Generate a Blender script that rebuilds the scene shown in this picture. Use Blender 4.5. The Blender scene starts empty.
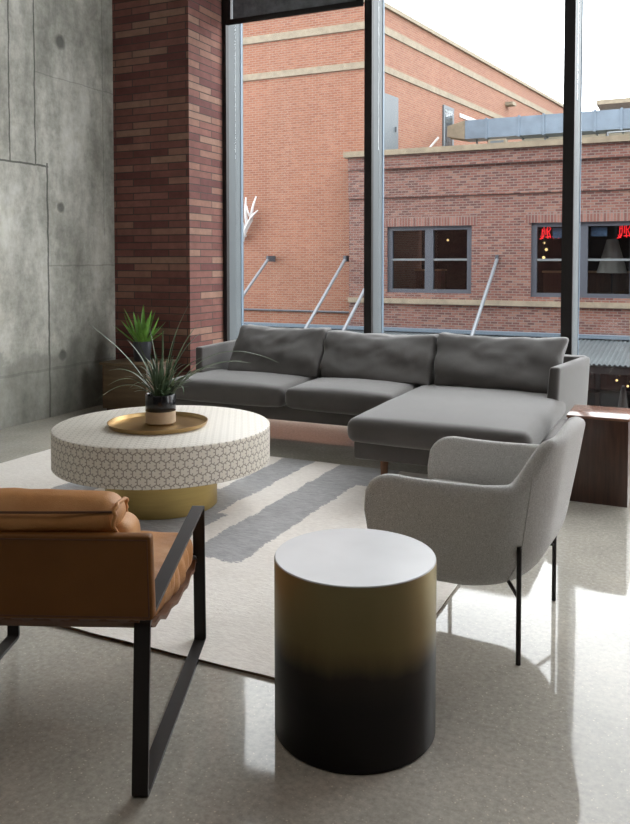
import bpy, bmesh, math, random
from mathutils import Vector, Matrix, noise
random.seed(7)
SC = bpy.context.scene
COL = SC.collection
PI = math.pi
V = Vector

# ------------------------------------------------------------------ camera
cam_d = bpy.data.cameras.new('camera'); cam = bpy.data.objects.new('camera', cam_d); COL.objects.link(cam)
cam.location = (0, 0, 1.35)
cam.rotation_euler = (math.radians(90 - 2.3), 0, math.radians(25))
cam_d.sensor_fit = 'HORIZONTAL'; cam_d.sensor_width = 36; cam_d.lens = 36 * 805 / 630
cam_d.shift_y = -(412 - (262 + 805 * math.tan(math.radians(2.3)))) / 630
cam_d.clip_start = .05; cam_d.clip_end = 300
SC.camera = cam

# ------------------------------------------------------------------ world, lights, exposure
W = bpy.data.worlds.new('overcast_sky'); SC.world = W; W.use_nodes = True
wn = W.node_tree.nodes; wl = W.node_tree.links; wn.clear()
wo = wn.new('ShaderNodeOutputWorld'); bg = wn.new('ShaderNodeBackground'); bg.inputs[1].default_value = 7.4
tc = wn.new('ShaderNodeTexCoord'); sx = wn.new('ShaderNodeSeparateXYZ'); rp = wn.new('ShaderNodeValToRGB')
wl.new(tc.outputs['Generated'], sx.inputs[0]); wl.new(sx.outputs[2], rp.inputs[0]); wl.new(rp.outputs[0], bg.inputs[0]); wl.new(bg.outputs[0], wo.inputs[0])
rp.color_ramp.elements[0].position = 0; rp.color_ramp.elements[0].color = (.78, .80, .82, 1)
rp.color_ramp.elements[1].position = .6; rp.color_ramp.elements[1].color = (.97, .985, 1.0, 1)

def area(name, loc, rot, sx_, sy_, power, color=(1, 1, 1), portal=False):
    d = bpy.data.lights.new(name, 'AREA'); d.shape = 'RECTANGLE'; d.size = sx_; d.size_y = sy_; d.energy = power; d.color = color
    o = bpy.data.objects.new(name, d); COL.objects.link(o); o.location = loc; o.rotation_euler = rot
    if portal: d.cycles.is_portal = True
    return o
area('ceiling_fill', (-1.2, -1.0, 6.3), (0, 0, 0), 5.5, 3.5, 62, (1.0, .95, .88))  # added fill light over the foreground, not a real ceiling panel
area('ceiling_fill', (1.9, 3.2, 6.3), (0, 0, 0), 2.5, 3.0, 10, (1.0, .95, .88))  # second added fill, weak, above the right side
#P area('window_portal', (-.1, 7.45, 3.1), (math.radians(-90), 0, 0), 8.2, 6.4, 1, (1, 1, 1), True)

SC.view_settings.view_transform = 'Standard'; SC.view_settings.look = 'None'
SC.view_settings.gamma = 1; SC.view_settings.use_curve_mapping = False
SC.view_settings.exposure = 0.0

# ------------------------------------------------------------------ materials
def srgb(r, g, b):
    f = lambda c: (c / 255 / 12.92) if c / 255 <= .04045 else ((c / 255 + .055) / 1.055) ** 2.4
    return (f(r), f(g), f(b), 1)

class Mat:
    def __init__(s, name, color=(.5, .5, .5, 1), rough=.5, metal=0, **k):
        s.m = bpy.data.materials.new(name); s.m.use_nodes = True
        s.n = s.m.node_tree.nodes; s.l = s.m.node_tree.links
        s.b = s.n['Principled BSDF']; s.out = s.n['Material Output']
        s.b.inputs['Base Color'].default_value = color; s.b.inputs['Roughness'].default_value = rough; s.b.inputs['Metallic'].default_value = metal
        for a, v in k.items(): s.b.inputs[a.replace('_', ' ')].default_value = v
    def node(s, t, **k):
        n = s.n.new(t)
        for a, v in k.items(): setattr(n, a, v)
        return n
    def put(s, sock, v):
        if hasattr(v, 'is_output') or isinstance(v, bpy.types.NodeSocket): s.l.new(v, sock)
        else: sock.default_value = v
    def math(s, op, a, b=0, c=0, clamp=False):
        n = s.node('ShaderNodeMath', operation=op, use_clamp=clamp)
        s.put(n.inputs[0], a); s.put(n.inputs[1], b); s.put(n.inputs[2], c)
        return n.outputs[0]
    def co(s, kind='Object'):
        return s.node('ShaderNodeTexCoord').outputs[kind]
    def xyz(s, v):
        n = s.node('ShaderNodeSeparateXYZ'); s.put(n.inputs[0], v); return n.outputs
    def mapping(s, v, scale=(1, 1, 1), loc=(0, 0, 0), rot=(0, 0, 0)):
        n = s.node('ShaderNodeMapping'); s.put(n.inputs[0], v)
        n.inputs['Scale'].default_value = scale; n.inputs['Location'].default_value = loc; n.inputs['Rotation'].default_value = rot
        return n.outputs[0]
    def noise(s, v, scale=5, detail=4, rough=.5, dist=0):
        n = s.node('ShaderNodeTexNoise'); s.put(n.inputs['Vector'], v)
        n.inputs['Scale'].default_value = scale; n.inputs['Detail'].default_value = detail
        n.inputs['Roughness'].default_value = rough; n.inputs['Distortion'].default_value = dist
        return n.outputs[0]
    def voronoi(s, v, scale=5, feature='F1', rnd=1, out=0):
        n = s.node('ShaderNodeTexVoronoi', feature=feature); s.put(n.inputs['Vector'], v); n.inputs['Scale'].default_value = scale
        n.inputs['Randomness'].default_value = rnd
        return n.outputs[out]
    def ramp(s, v, stops, interp='LINEAR'):
        n = s.node('ShaderNodeValToRGB'); s.put(n.inputs[0], v); r = n.color_ramp; r.interpolation = interp
        while len(r.elements) < len(stops): r.elements.new(.5)
        for e, (p, c) in zip(r.elements, stops):
            e.position = p; e.color = c if hasattr(c, '__len__') else (c, c, c, 1)
        return n.outputs[0]
    def mix(s, f, a, b, blend='MIX'):
        n = s.node('ShaderNodeMix', data_type='RGBA', blend_type=blend)
        s.put(n.inputs[0], f); s.put(n.inputs[6], a); s.put(n.inputs[7], b)
        return n.outputs[2]
    def base(s, v): s.put(s.b.inputs['Base Color'], v); return s
    def rough(s, v): s.put(s.b.inputs['Roughness'], v); return s
    def bump(s, h, strength=.3, dist=.01):
        n = s.node('ShaderNodeBump'); n.inputs['Strength'].default_value = strength; n.inputs['Distance'].default_value = dist
        s.put(n.inputs['Height'], h); s.l.new(n.outputs[0], s.b.inputs['Normal']); return s

def plain(name, c, rough=.5, metal=0, nz=.06, ns=20, bump=0, **k):
    m = Mat(name, c, rough, metal, **k); o = m.co()
    f = m.noise(o, ns, 3)
    lo = tuple(x * (1 - nz) for x in c[:3]) + (1,); hi = tuple(min(1, x * (1 + nz)) for x in c[:3]) + (1,)
    m.base(m.ramp(f, [(.3, lo), (.7, hi)]))
    if bump: m.bump(f, bump, .004)
    return m.m

def brick(name, cols, mortar, bl=.3, bh=.066, ms=.007, wear=.25, bumpd=.006, off=.5, rough=.85):
    m = Mat(name, rough=rough); uv = m.co('UV')
    n = m.node('ShaderNodeTexBrick'); m.put(n.inputs['Vector'], uv); n.offset = off
    for k, v in (('Color1', (0, 0, 0, 1)), ('Color2', (1, 1, 1, 1)), ('Mortar', (.5, .5, .5, 1)), ('Scale', 1), ('Mortar Size', ms), ('Mortar Smooth', .2), ('Bias', 0), ('Brick Width', bl), ('Row Height', bh)):
        n.inputs[k].default_value = v
    k = len(cols); c = m.ramp(n.outputs[0], [(.04 + .92 * i / k, x) for i, x in enumerate(cols)], 'CONSTANT')
    w = m.noise(uv, 9, 6, .7); c = m.mix(wear, c, m.ramp(w, [(.3, (.25, .25, .25, 1)), (.7, (.8, .8, .8, 1))]), 'OVERLAY')
    big = m.noise(uv, .35, 4); c = m.mix(.35, c, m.ramp(big, [(.35, (.4, .4, .4, 1)), (.65, (.6, .6, .6, 1))]), 'OVERLAY')
    m.base(m.mix(n.outputs[1], c, mortar))
    h = m.math('SUBTRACT', m.math('MULTIPLY', w, .3), n.outputs[1]); m.bump(h, .8, bumpd)
    return m.m

def fabric(name, c, c2=None, scale=900, nz=.15, rough=.95, bump=.25, sheen=.15):
    m = Mat(name, c, rough); o = m.co(); m.b.inputs['Sheen Weight'].default_value = sheen
    f = m.noise(o, scale, 2); g = m.noise(o, 6, 3)
    c2 = c2 or tuple(x * (1 + nz) for x in c[:3]) + (1,); c1 = tuple(x * (1 - nz) for x in c[:3]) + (1,)
    col = m.mix(m.ramp(f, [(.4, 0.), (.6, 1.)]), c1, c2)
    m.base(m.mix(.25, col, m.ramp(g, [(.3, (.35, .35, .35, 1)), (.7, (.65, .65, .65, 1))]), 'OVERLAY'))
    m.bump(f, bump, .002); return m.m

M = {}
# polished concrete floor with exposed aggregate
m = Mat('polished_concrete', rough=.05, Specular_IOR_Level=.3); o = m.co()
cloud = m.noise(o, 1.3, 5, .6); fine = m.noise(o, 55, 3, .7); agg = m.voronoi(o, 75); pebble = m.noise(o, 130, 1)
c = m.ramp(cloud, [(.3, srgb(158, 154, 145)), (.55, srgb(180, 175, 165)), (.75, srgb(194, 186, 173))])
c = m.mix(.45, c, m.ramp(fine, [(.3, (.3, .3, .3, 1)), (.7, (.7, .7, .7, 1))]), 'OVERLAY')
sp = m.math('MULTIPLY', m.ramp(agg, [(.16, 1.), (.26, 0.)]), m.ramp(pebble, [(.5, 0.), (.6, 1.)]))
c = m.mix(m.math('MULTIPLY', sp, .7), c, srgb(232, 224, 206))
m.base(c); m.rough(m.ramp(m.noise(o, 3, 3), [(.3, .03), (.7, .075)])); m.b.inputs['IOR'].default_value = 1.5
m.bump(m.noise(o, 2.2, 2), .05, .02); M['floor'] = m.m

# board-formed concrete wall, object coordinates are metres in the room
m = Mat('cast_concrete', rough=.85); o = m.co(); X, Y, Z = m.xyz(o)
st = m.mapping(o, (1, 1.7, .65)); cloud = m.noise(st, 1.2, 6, .65); fine = m.noise(o, 14, 6, .7)
c = m.ramp(cloud, [(.28, srgb(130, 129, 120)), (.48, srgb(178, 176, 166)), (.66, srgb(222, 220, 210))])
c = m.mix(.6, c, m.ramp(fine, [(.3, (.3, .3, .3, 1)), (.7, (.7, .7, .7, 1))]), 'OVERLAY')
wob = m.math('MULTIPLY', m.math('SUBTRACT', m.noise(o, 6, 4), .5), .03)
def vline(y0, z0, z1, w=.007):
    a = m.math('LESS_THAN', m.math('ABSOLUTE', m.math('ADD', m.math('SUBTRACT', Y, y0), wob)), w)
    return m.math('MULTIPLY', a, m.math('MULTIPLY', m.math('GREATER_THAN', Z, z0), m.math('LESS_THAN', Z, z1)))
def hline(z0, y0, y1, w=.008):
    a = m.math('LESS_THAN', m.math('ABSOLUTE', m.math('ADD', m.math('SUBTRACT', Z, z0), wob)), w)
    return m.math('MULTIPLY', a, m.math('MULTIPLY', m.math('GREATER_THAN', Y, y0), m.math('LESS_THAN', Y, y1)))
lines = None
for L in (vline(4.92, 2.17, 9), vline(5.2, 2.17, 9), vline(5.335, -.1, 2.2, .010), vline(4.3, -.1, 9), vline(3.1, -.1, 9), vline(1.5, -.1, 9), hline(2.17, -3, 5.35)):
    lines = L if lines is None else m.math('MAXIMUM', lines, L)
faint = m.math('MAXIMUM', hline(1.32, 5.34, 9, .006), m.math('MAXIMUM', hline(2.95, 5.2, 9, .005), m.math('MAXIMUM', hline(.42, -3, 9, .012), vline(6.07, 1.6, 9, .006))))
def hole(y0, z0, r):
    d = m.math('SQRT', m.math('ADD', m.math('POWER', m.math('SUBTRACT', Y, y0), 2), m.math('POWER', m.math('SUBTRACT', Z, z0), 2)))
    return m.ramp(m.math('ADD', d, m.math('MULTIPLY', wob, .8)), [(r * .55, 1.), (r, 0.)])
holes = None
for h in ((5.51, 3.27, .075), (5.5, 1.83, .055), (5.5, .52, .055), (4.6, 3.27, .06), (4.6, 1.83, .05)):
    h = hole(*h); holes = h if holes is None else m.math('MAXIMUM', holes, h)
c = m.mix(m.math('MULTIPLY', lines, .75), c, srgb(62, 62, 58))
c = m.mix(m.math('MULTIPLY', faint, .3), c, srgb(70, 70, 66))
c = m.mix(m.math('MULTIPLY', holes, .7), c, srgb(70, 70, 66))
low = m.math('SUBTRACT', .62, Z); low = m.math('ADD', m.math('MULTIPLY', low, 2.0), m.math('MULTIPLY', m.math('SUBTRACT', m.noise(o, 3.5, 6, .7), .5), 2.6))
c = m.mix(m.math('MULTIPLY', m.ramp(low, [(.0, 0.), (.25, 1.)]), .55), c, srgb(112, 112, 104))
m.base(c)
m.bump(m.math('SUBTRACT', m.math('MULTIPLY', fine, .5), m.math('MAXIMUM', lines, holes)), .7, .015); M['concrete'] = m.m

M['brick_pier'] = brick('pier_brick', [srgb(150, 94, 86), srgb(168, 112, 100), srgb(182, 132, 114), srgb(158, 102, 92), srgb(190, 146, 126), srgb(164, 110, 98), srgb(134, 80, 76)], srgb(100, 84, 78), .40, .0667, .005, .35)
M['brick_big'] = brick('orange_red_brick', [srgb(138, 86, 64), srgb(144, 92, 69), srgb(148, 97, 74), srgb(134, 80, 59), srgb(141, 89, 66)], srgb(144, 120, 104), .19, .066, .010, .25)
M['brick_low'] = brick('mottled_red_brick', [srgb(114, 70, 61), srgb(124, 80, 69), srgb(102, 62, 55), srgb(120, 75, 65), srgb(134, 97, 84), srgb(94, 59, 54)], srgb(126, 113, 106), .18, .064, .010, .3)
M['brick_soldier'] = brick('upright_red_brick', [srgb(118, 76, 68), srgb(130, 88, 79), srgb(108, 68, 62), srgb(138, 100, 90)], srgb(126, 113, 106), .075, .25, .011, .3, off=0)
M['stone'] = plain('pale_stone', srgb(152, 141, 122), .85, nz=.16, ns=6)
M['coping'] = plain('weathered_coping', srgb(138, 127, 108), .85, nz=.2, ns=4)
M['cream'] = plain('cream_render', srgb(156, 148, 130), .9, nz=.08, ns=3)
M['white_paint'] = plain('white_paint', srgb(206, 204, 198), .9, nz=.02)
M['warm_wall'] = plain('painted_wall', srgb(84, 80, 76), .9, nz=.03)
M['black_metal'] = plain('black_powder_coat', srgb(36, 31, 30), .45, .3, nz=.1)
M['bronze_metal'] = plain('dark_bronze_frame', srgb(30, 27, 27), .5, .2, nz=.08)
M['alu'] = plain('grey_aluminium', srgb(118, 126, 130), .6, .0, nz=.04, ns=2)
M['alu_edge'] = plain('blue_grey_gasket', srgb(108, 126, 142), .5, 0, nz=.04)
M['galv'] = plain('galvanised_duct', srgb(118, 134, 150), .5, .3, nz=.12, ns=3)
M['rod'] = plain('galvanised_rod', srgb(128, 134, 140), .45, .4, nz=.06)
M['blue_frame'] = plain('slate_blue_frame', srgb(72, 78, 88), .55, 0, nz=.08)
M['door_grey'] = plain('grey_steel_door', srgb(98, 106, 112), .5, .1, nz=.06)
M['street'] = plain('asphalt', srgb(104, 104, 106), .9, nz=.15, ns=8)
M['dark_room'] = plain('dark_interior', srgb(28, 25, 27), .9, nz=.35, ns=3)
M['tan_wood'] = plain('light_wood', srgb(150, 124, 94), .6, nz=.12)
M['ornament'] = plain('white_ornament', srgb(225, 225, 225), .6, nz=.02)
M['poster'] = plain('blue_poster', srgb(60, 90, 122), .6, nz=.4, ns=22)
M['lamp_cloth'] = plain('pale_lampshade', srgb(176, 172, 164), .8, nz=.04)
M['sofa'] = fabric('charcoal_wool', srgb(80, 76, 74), scale=700, nz=.16, sheen=.45)
M['chair_f'] = None
m = Mat('grey_tweed', rough=.95); o = m.co(); m.b.inputs['Sheen Weight'].default_value = .15
f1 = m.noise(m.mapping(o, (1, 1, 1.6)), 520, 2, .6); f2 = m.noise(o, 5, 2)
m.base(m.ramp(f1, [(.38, srgb(148, 146, 143)), (.5, srgb(198, 197, 195)), (.62, srgb(234, 233, 231))])); m.bump(f1, .35, .003); M['chair_f'] = m.m
# aniline leather; cushion copy lightened, window light put into the colour
m = Mat('tan_leather_lit', rough=.48, Specular_IOR_Level=.35); o = m.co()
a = m.noise(o, 4, 5, .6); g = m.voronoi(o, 420)
c = m.ramp(a, [(.3, srgb(158, 104, 54)), (.5, srgb(184, 128, 74)), (.72, srgb(204, 152, 100))]); m.base(c)
m.bump(m.math('ADD', m.math('MULTIPLY', g, .3), m.noise(o, 18, 5, .6)), .35, .006); M['leather'] = m.m
m = Mat('tan_leather_shaded', rough=.55, Specular_IOR_Level=.3); o = m.co()  # darker copy for the back panel, its shade put into the colour
a = m.noise(o, 3, 4, .6); m.base(m.ramp(a, [(.3, srgb(112, 70, 28)), (.7, srgb(130, 84, 38))]))
m.bump(m.voronoi(o, 420), .12, .003); M['leather_shaded'] = m.m
M['leather_edge'] = plain('leather_edge', srgb(92, 54, 24), .6, nz=.15)
M['suede'] = plain('suede_underside', srgb(120, 100, 90), .95, nz=.08)
# brass
def brass(name, c, rough, stretch=(1, 1, 12)):
    m = Mat(name, c, rough, 1); o = m.co(); f = m.noise(m.mapping(o, stretch), 6, 4)
    m.base(m.ramp(f, [(.3, tuple(x * .88 for x in c[:3]) + (1,)), (.7, c)])); m.rough(m.ramp(f, [(.3, rough * .85), (.7, rough * 1.15)])); return m.m
M['brass'] = brass('satin_brass', srgb(196, 172, 112), .42)
M['tray'] = brass('aged_brass', srgb(186, 158, 112), .36, (2, 2, 2))
# side table: brass fading to black (a lacquer fade that belongs to the table)
m = Mat('brass_to_black_fade', rough=.4, metal=.85); uv = m.co('UV'); u_, v_, _w = m.xyz(uv)
f = m.noise(m.mapping(uv, (2, .5, 1)), 5, 4)
h = m.math('ADD', v_, m.math('MULTIPLY', m.math('SUBTRACT', f, .5), .06))
m.base(m.ramp(h, [(.17, srgb(38, 36, 36)), (.25, srgb(52, 48, 44)), (.33, srgb(122, 108, 76)), (.48, srgb(150, 136, 100))]))
m.rough(m.ramp(h, [(.1, .38), (.4, .44)])); M['ombre'] = m.m
m = Mat('pale_satin_top', srgb(196, 198, 202), .3); f = m.noise(m.co(), 3, 3)
m.base(m.ramp(f, [(.3, srgb(182, 184, 188)), (.7, srgb(200, 202, 206))])); M['pale_top'] = m.m
M['dark_rim'] = plain('dark_rim', srgb(60, 52, 46), .4, .5)

# hexagon and trefoil inlay for the drum coffee table, UV in metres
def inlay(name, pitch, bone, line, lw=.10, spokes=True, mixf=1.0):
    m = Mat(name, rough=.5); uv = m.co('UV'); s = 1 / pitch
    u, v, _ = m.xyz(uv); u = m.math('MULTIPLY', u, s); v = m.math('MULTIPLY', v, s); R3 = math.sqrt(3)
    def cell(ou, ov):
        a = m.math('SUBTRACT', m.math('FLOORED_MODULO', m.math('ADD', u, ou), 1), .5)
        b = m.math('SUBTRACT', m.math('FLOORED_MODULO', m.math('ADD', v, ov), R3), R3 / 2)
        return a, b, m.math('ADD', m.math('MULTIPLY', a, a), m.math('MULTIPLY', b, b))
    a1, b1, d1 = cell(50, 50 * R3); a2, b2, d2 = cell(50.5, 50.5 * R3)
    sel = m.math('LESS_THAN', d1, d2)
    def pick(p, q): return m.math('ADD', m.math('MULTIPLY', p, sel), m.math('MULTIPLY', q, m.math('SUBTRACT', 1, sel)))
    a = pick(a1, a2); b = pick(b1, b2)
    aa = m.math('ABSOLUTE', a); ab = m.math('ABSOLUTE', b)
    hexd = m.math('MAXIMUM', aa, m.math('ADD', m.math('MULTIPLY', aa, .5), m.math('MULTIPLY', ab, R3 / 2)))
    ln = m.math('GREATER_THAN', hexd, .5 - lw / 2)
    if spokes:
        # rounded cell with three notches that leave a three-lobed flower
        dist = m.math('GREATER_THAN', m.math('ADD', m.math('MULTIPLY', a, a), m.math('MULTIPLY', b, b)), .262)
        for k in range(3):
            th = math.radians(120 * k); cx, cy = math.cos(th), math.sin(th)
            al = m.math('ADD', m.math('MULTIPLY', a, cx), m.math('MULTIPLY', b, cy))
            pe = m.math('ABSOLUTE', m.math('SUBTRACT', m.math('MULTIPLY', b, cx), m.math('MULTIPLY', a, cy)))
            d = m.math('MULTIPLY', m.math('GREATER_THAN', al, .25), m.math('LESS_THAN', pe, lw * .45))
            dist = m.math('MAXIMUM', dist, d)
        ln = m.math('MAXIMUM', ln, dist)
    tint = m.noise(uv, 30, 3); bc = m.mix(.3, bone, m.ramp(tint, [(.3, (.4, .4, .4, 1)), (.7, (.6, .6, .6, 1))]), 'OVERLAY')
    m.base(m.mix(m.math('MULTIPLY', ln, mixf), bc, line)); m.bump(m.math('SUBTRACT', 1, ln), .2, .001)
    return m.m
M['inlay'] = inlay('bone_inlay_side', .046, srgb(222, 215, 203), srgb(158, 149, 138), .12)
M['inlay_top'] = inlay('bone_inlay_top', .043, srgb(226, 220, 210), srgb(196, 189, 178), .10)

# rug with broad irregular grey bands, object coordinates are metres in the room
m = Mat('wool_rug', rough=1.0); o = m.co(); X, Y, Z = m.xyz(o); m.b.inputs['Sheen Weight'].default_value = .3
wob = m.math('MULTIPLY', m.math('SUBTRACT', m.noise(m.mapping(o, (2, 1, 1)), 4.5, 5, .65), .5), .09)
wob = m.math('ADD', wob, m.math('MULTIPLY', m.math('SUBTRACT', m.noise(m.mapping(o, (1, 4, 1)), 30, 3, .7), .5), .05))
U = m.math('ADD', X, wob)
def band(x0, x1, y0, y1):
    a = m.math('MULTIPLY', m.math('GREATER_THAN', U, x0), m.math('LESS_THAN', U, x1))
    YY = m.math('ADD', Y, m.math('MULTIPLY', wob, 1.5))
    return m.math('MULTIPLY', a, m.math('MULTIPLY', m.math('GREATER_THAN', YY, y0), m.math('LESS_THAN', YY, y1)))
bands = None
for q in ((-2.50, -2.27, 3.3, 9), (-2.08, -1.80, 3.06, 9), (-2.9, -2.2, 3.15, 3.62), (-2.9, -2.68, 3.0, 4.3), (-3.4, -3.15, 3.3, 4.4), (-1.80, -1.66, 4.45, 9)):
    q = band(*q); bands = q if bands is None else m.math('MAXIMUM', bands, q)
pile = m.noise(m.mapping(o, (1, 3, 1)), 34, 4, .7); big = m.noise(o, 3.5, 5, .6)
cream = m.ramp(pile, [(.3, srgb(214, 206, 198)), (.7, srgb(238, 232, 224))])
grey = m.ramp(m.noise(m.mapping(o, (1, 3, 1)), 16, 6, .75), [(.3, srgb(128, 127, 128)), (.7, srgb(172, 171, 172))])
c = m.mix(bands, cream, grey); c = m.mix(.3, c, m.ramp(big, [(.3, (.38, .38, .38, 1)), (.7, (.62, .62, .62, 1))]), 'OVERLAY')
m.base(c); m.bump(pile, .5, .006); M['rug'] = m.m
M['rug_edge'] = plain('rug_binding', srgb(112, 88, 66), .95, nz=.15)

def wood(name, c1, c2, rough=.4, stretch=(14, 14, .9)):
    m = Mat(name, rough=rough); o = m.co(); g = m.noise(m.mapping(o, stretch), 3, 6, .65, .4)
    m.base(m.ramp(g, [(.3, c1), (.7, c2)])); m.bump(g, .08, .003); return m.m
M['walnut'] = wood('dark_walnut', srgb(52, 34, 27), srgb(86, 58, 46), .28)
M['walnut_top'] = wood('walnut_top', srgb(120, 84, 68), srgb(150, 108, 88), .16, (1, 14, 14))
M['leg_wood'] = wood('oak_leg', srgb(106, 66, 40), srgb(134, 88, 54), .45)
M['stand_wood'] = wood('stand_wood', srgb(84, 66, 48), srgb(116, 94, 68), .5, (1, 10, 10))
M['leaf_grey'] = plain('grey_green_leaf', srgb(74, 94, 66), .45, nz=.35, ns=14)
M['leaf_green'] = plain('bright_green_leaf', srgb(104, 150, 58), .4, nz=.35, ns=20)
M['soil'] = plain('potting_soil', srgb(48, 38, 30), .95, nz=.3, ns=60, bump=.5)
M['pot_black'] = plain('black_glaze', srgb(28, 27, 30), .2, nz=.1)
M['pot_raw'] = plain('raw_stoneware', srgb(186, 164, 138), .8, nz=.06, ns=40)
M['pot_grey'] = plain('slate_pot', srgb(62, 64, 70), .4, nz=.1)
m = Mat('shade_mesh', srgb(60, 62, 66), .8); o = m.co(); f = m.noise(o, 7, 5, .7)
m.base(m.ramp(f, [(.3, srgb(84, 87, 92)), (.7, srgb(130, 134, 140))])); M['shade'] = m.m
def emit(name, c, s):
    m = Mat(name, c); m.b.inputs['Emission Color'].default_value = c; m.b.inputs['Emission Strength'].default_value = s; return m.m
M['neon'] = emit('red_neon', (1, .02, .03, 1), 1.3)
M['bulb'] = emit('warm_bulb', (1, .72, .3, 1), 1.6)
M['lit_panel'] = emit('warm_shelf_light', (.9, .55, .25, 1), .35)
# window glass: clear with a mirror share
def glass(name, refl, tint, f=.06):
    m = Mat(name); n = m.n; n.remove(m.b)
    t = m.node('ShaderNodeBsdfTransparent'); t.inputs[0].default_value = tint
    g = m.node('ShaderNodeBsdfGlossy'); g.inputs['Roughness'].default_value = .01; g.inputs['Color'].default_value = refl
    lw = m.node('ShaderNodeLayerWeight'); lw.inputs['Blend'].default_value = .5
    fr = m.math('ADD', m.math('MULTIPLY', m.math('POWER', lw.outputs['Facing'], 5), .8), .02)
    mx = m.node('ShaderNodeMixShader'); m.l.new(fr, mx.inputs[0]); m.l.new(t.outputs[0], mx.inputs[1]); m.l.new(g.outputs[0], mx.inputs[2])
    m.l.new(mx.outputs[0], m.out.inputs[0]); return m.m
M['glass'] = glass('clear_glass', (1, 1, 1, 1), (.97, .98, .98, 1))
M['far_glass'] = glass('shop_glass', (1, 1, 1, 1), (.85, .87, .88, 1))
m = Mat('corrugated_metal', rough=.5, metal=.2); uv = m.co('UV'); u, v, _ = m.xyz(uv)
m.base(m.ramp(m.noise(uv, 2, 4), [(.3, srgb(88, 96, 100)), (.7, srgb(112, 120, 123))])); M['corr'] = m.m
M['blue_flash'] = plain('pale_blue_flashing', srgb(100, 116, 130), .6, nz=.08)

def tone(key, f):
    m = M[key]; nt = m.node_tree; b = nt.nodes['Principled BSDF'].inputs['Base Color']; src = b.links[0].from_socket
    n = nt.nodes.new('ShaderNodeMix'); n.data_type = 'RGBA'; n.blend_type = 'MULTIPLY'; n.inputs[0].default_value = 1; n.inputs[7].default_value = (f, f, f, 1)
    nt.links.new(src, n.inputs[6]); nt.links.new(n.outputs[2], b)
for k in ('brick_big', 'brick_low', 'brick_soldier', 'stone', 'coping', 'cream', 'galv', 'rod', 'blue_frame', 'door_grey', 'corr', 'blue_flash', 'street'): tone(k, .68)
tone('brick_pier', .56); tone('concrete', .9); tone('alu', .56); tone('stone', .85); tone('ornament', .6); tone('poster', .6); tone('lamp_cloth', .35)

# ------------------------------------------------------------------ builders
def boxuv(me):
    uvl = me.uv_layers.new(name='uv')
    for p in me.polygons:
        n = p.normal; ax = max(range(3), key=lambda i: abs(n[i]))
        for li in p.loop_indices:
            c = me.vertices[me.loops[li].vertex_index].co
            uvl.data[li].uv = (c.y, c.z) if ax == 0 else ((c.x, c.z) if ax == 1 else (c.x, c.y))

def tag(o, label=None, cat=None, group=None, kind=None):
    if label: o['label'] = label
    if cat: o['category'] = cat
    if group: o['group'] = group
    if kind: o['kind'] = kind
    return o

def obj(name, bm, mat, parent=None, uv='box', sharp=38, loc=None, mats=None, smooth=True):
    me = bpy.data.meshes.new(name); bmesh.ops.recalc_face_normals(bm, faces=bm.faces[:])
    bm.to_mesh(me); bm.free()
    for mm in (mats or [mat]): me.materials.append(M[mm] if isinstance(mm, str) else mm)
    if uv == 'box': boxuv(me)
    if uv == 'cyl':
        uvl = me.uv_layers.new(name='uv'); cx = sum(v.co.x for v in me.vertices) / len(me.vertices); cy = sum(v.co.y for v in me.vertices) / len(me.vertices)
        rr = max(math.hypot(v.co.x - cx, v.co.y - cy) for v in me.vertices)
        z0 = min(v.co.z for v in me.vertices)
        for p in me.polygons:
            if abs(p.normal.z) > .8:
                for li in p.loop_indices:
                    c = me.vertices[me.loops[li].vertex_index].co; uvl.data[li].uv = (c.x, c.y)
            else:
                th = [math.atan2(me.vertices[me.loops[li].vertex_index].co.y - cy, me.vertices[me.loops[li].vertex_index].co.x - cx) for li in p.loop_indices]
                if max(th) - min(th) > PI: th = [t + 2 * PI if t < 0 else t for t in th]
                for li, t in zip(p.loop_indices, th):
                    c = me.vertices[me.loops[li].vertex_index].co; uvl.data[li].uv = (t * rr, c.z - z0)
    if smooth:
        me.polygons.foreach_set('use_smooth', [True] * len(me.polygons)); me.set_sharp_from_angle(angle=math.radians(sharp))
    o = bpy.data.objects.new(name, me); COL.objects.link(o)
    if parent is not None:
        o.parent = parent
        # meshes are modelled in room coordinates; a mesh part has no offset of its own
        L = V((0, 0, 0)) if parent.parent is not None else parent.location
        o.matrix_parent_inverse = Matrix.Translation(-L)
    if loc is not None and parent is None:
        L = V(loc); me.transform(Matrix.Translation(-L)); o.location = L
    return o

def thing(name, label, cat, loc, group=None, kind=None):
    o = bpy.data.objects.new(name, None); COL.objects.link(o); o.location = loc; o.empty_display_size = .1
    return tag(o, label, cat, group, kind)

def struct(name, bm, mat, **k): return tag(obj(name, bm, mat, **k), kind='structure')

def box(bm, x0, x1, y0, y1, z0, z1, bevel=0, seg=2):
    vs = [bm.verts.new(p) for p in ((x0, y0, z0), (x1, y0, z0), (x1, y1, z0), (x0, y1, z0), (x0, y0, z1), (x1, y0, z1), (x1, y1, z1), (x0, y1, z1))]
    fs = [bm.faces.new([vs[i] for i in q]) for q in ((3, 2, 1, 0), (4, 5, 6, 7), (0, 1, 5, 4), (1, 2, 6, 5), (2, 3, 7, 6), (3, 0, 4, 7))]
    if bevel:
        es = list({e for f in fs for e in f.edges}); bmesh.ops.bevel(bm, geom=es, offset=bevel, segments=seg, affect='EDGES', profile=.5)
    return bm
def B(*a, **k): return box(bmesh.new(), *a, **k)

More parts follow.
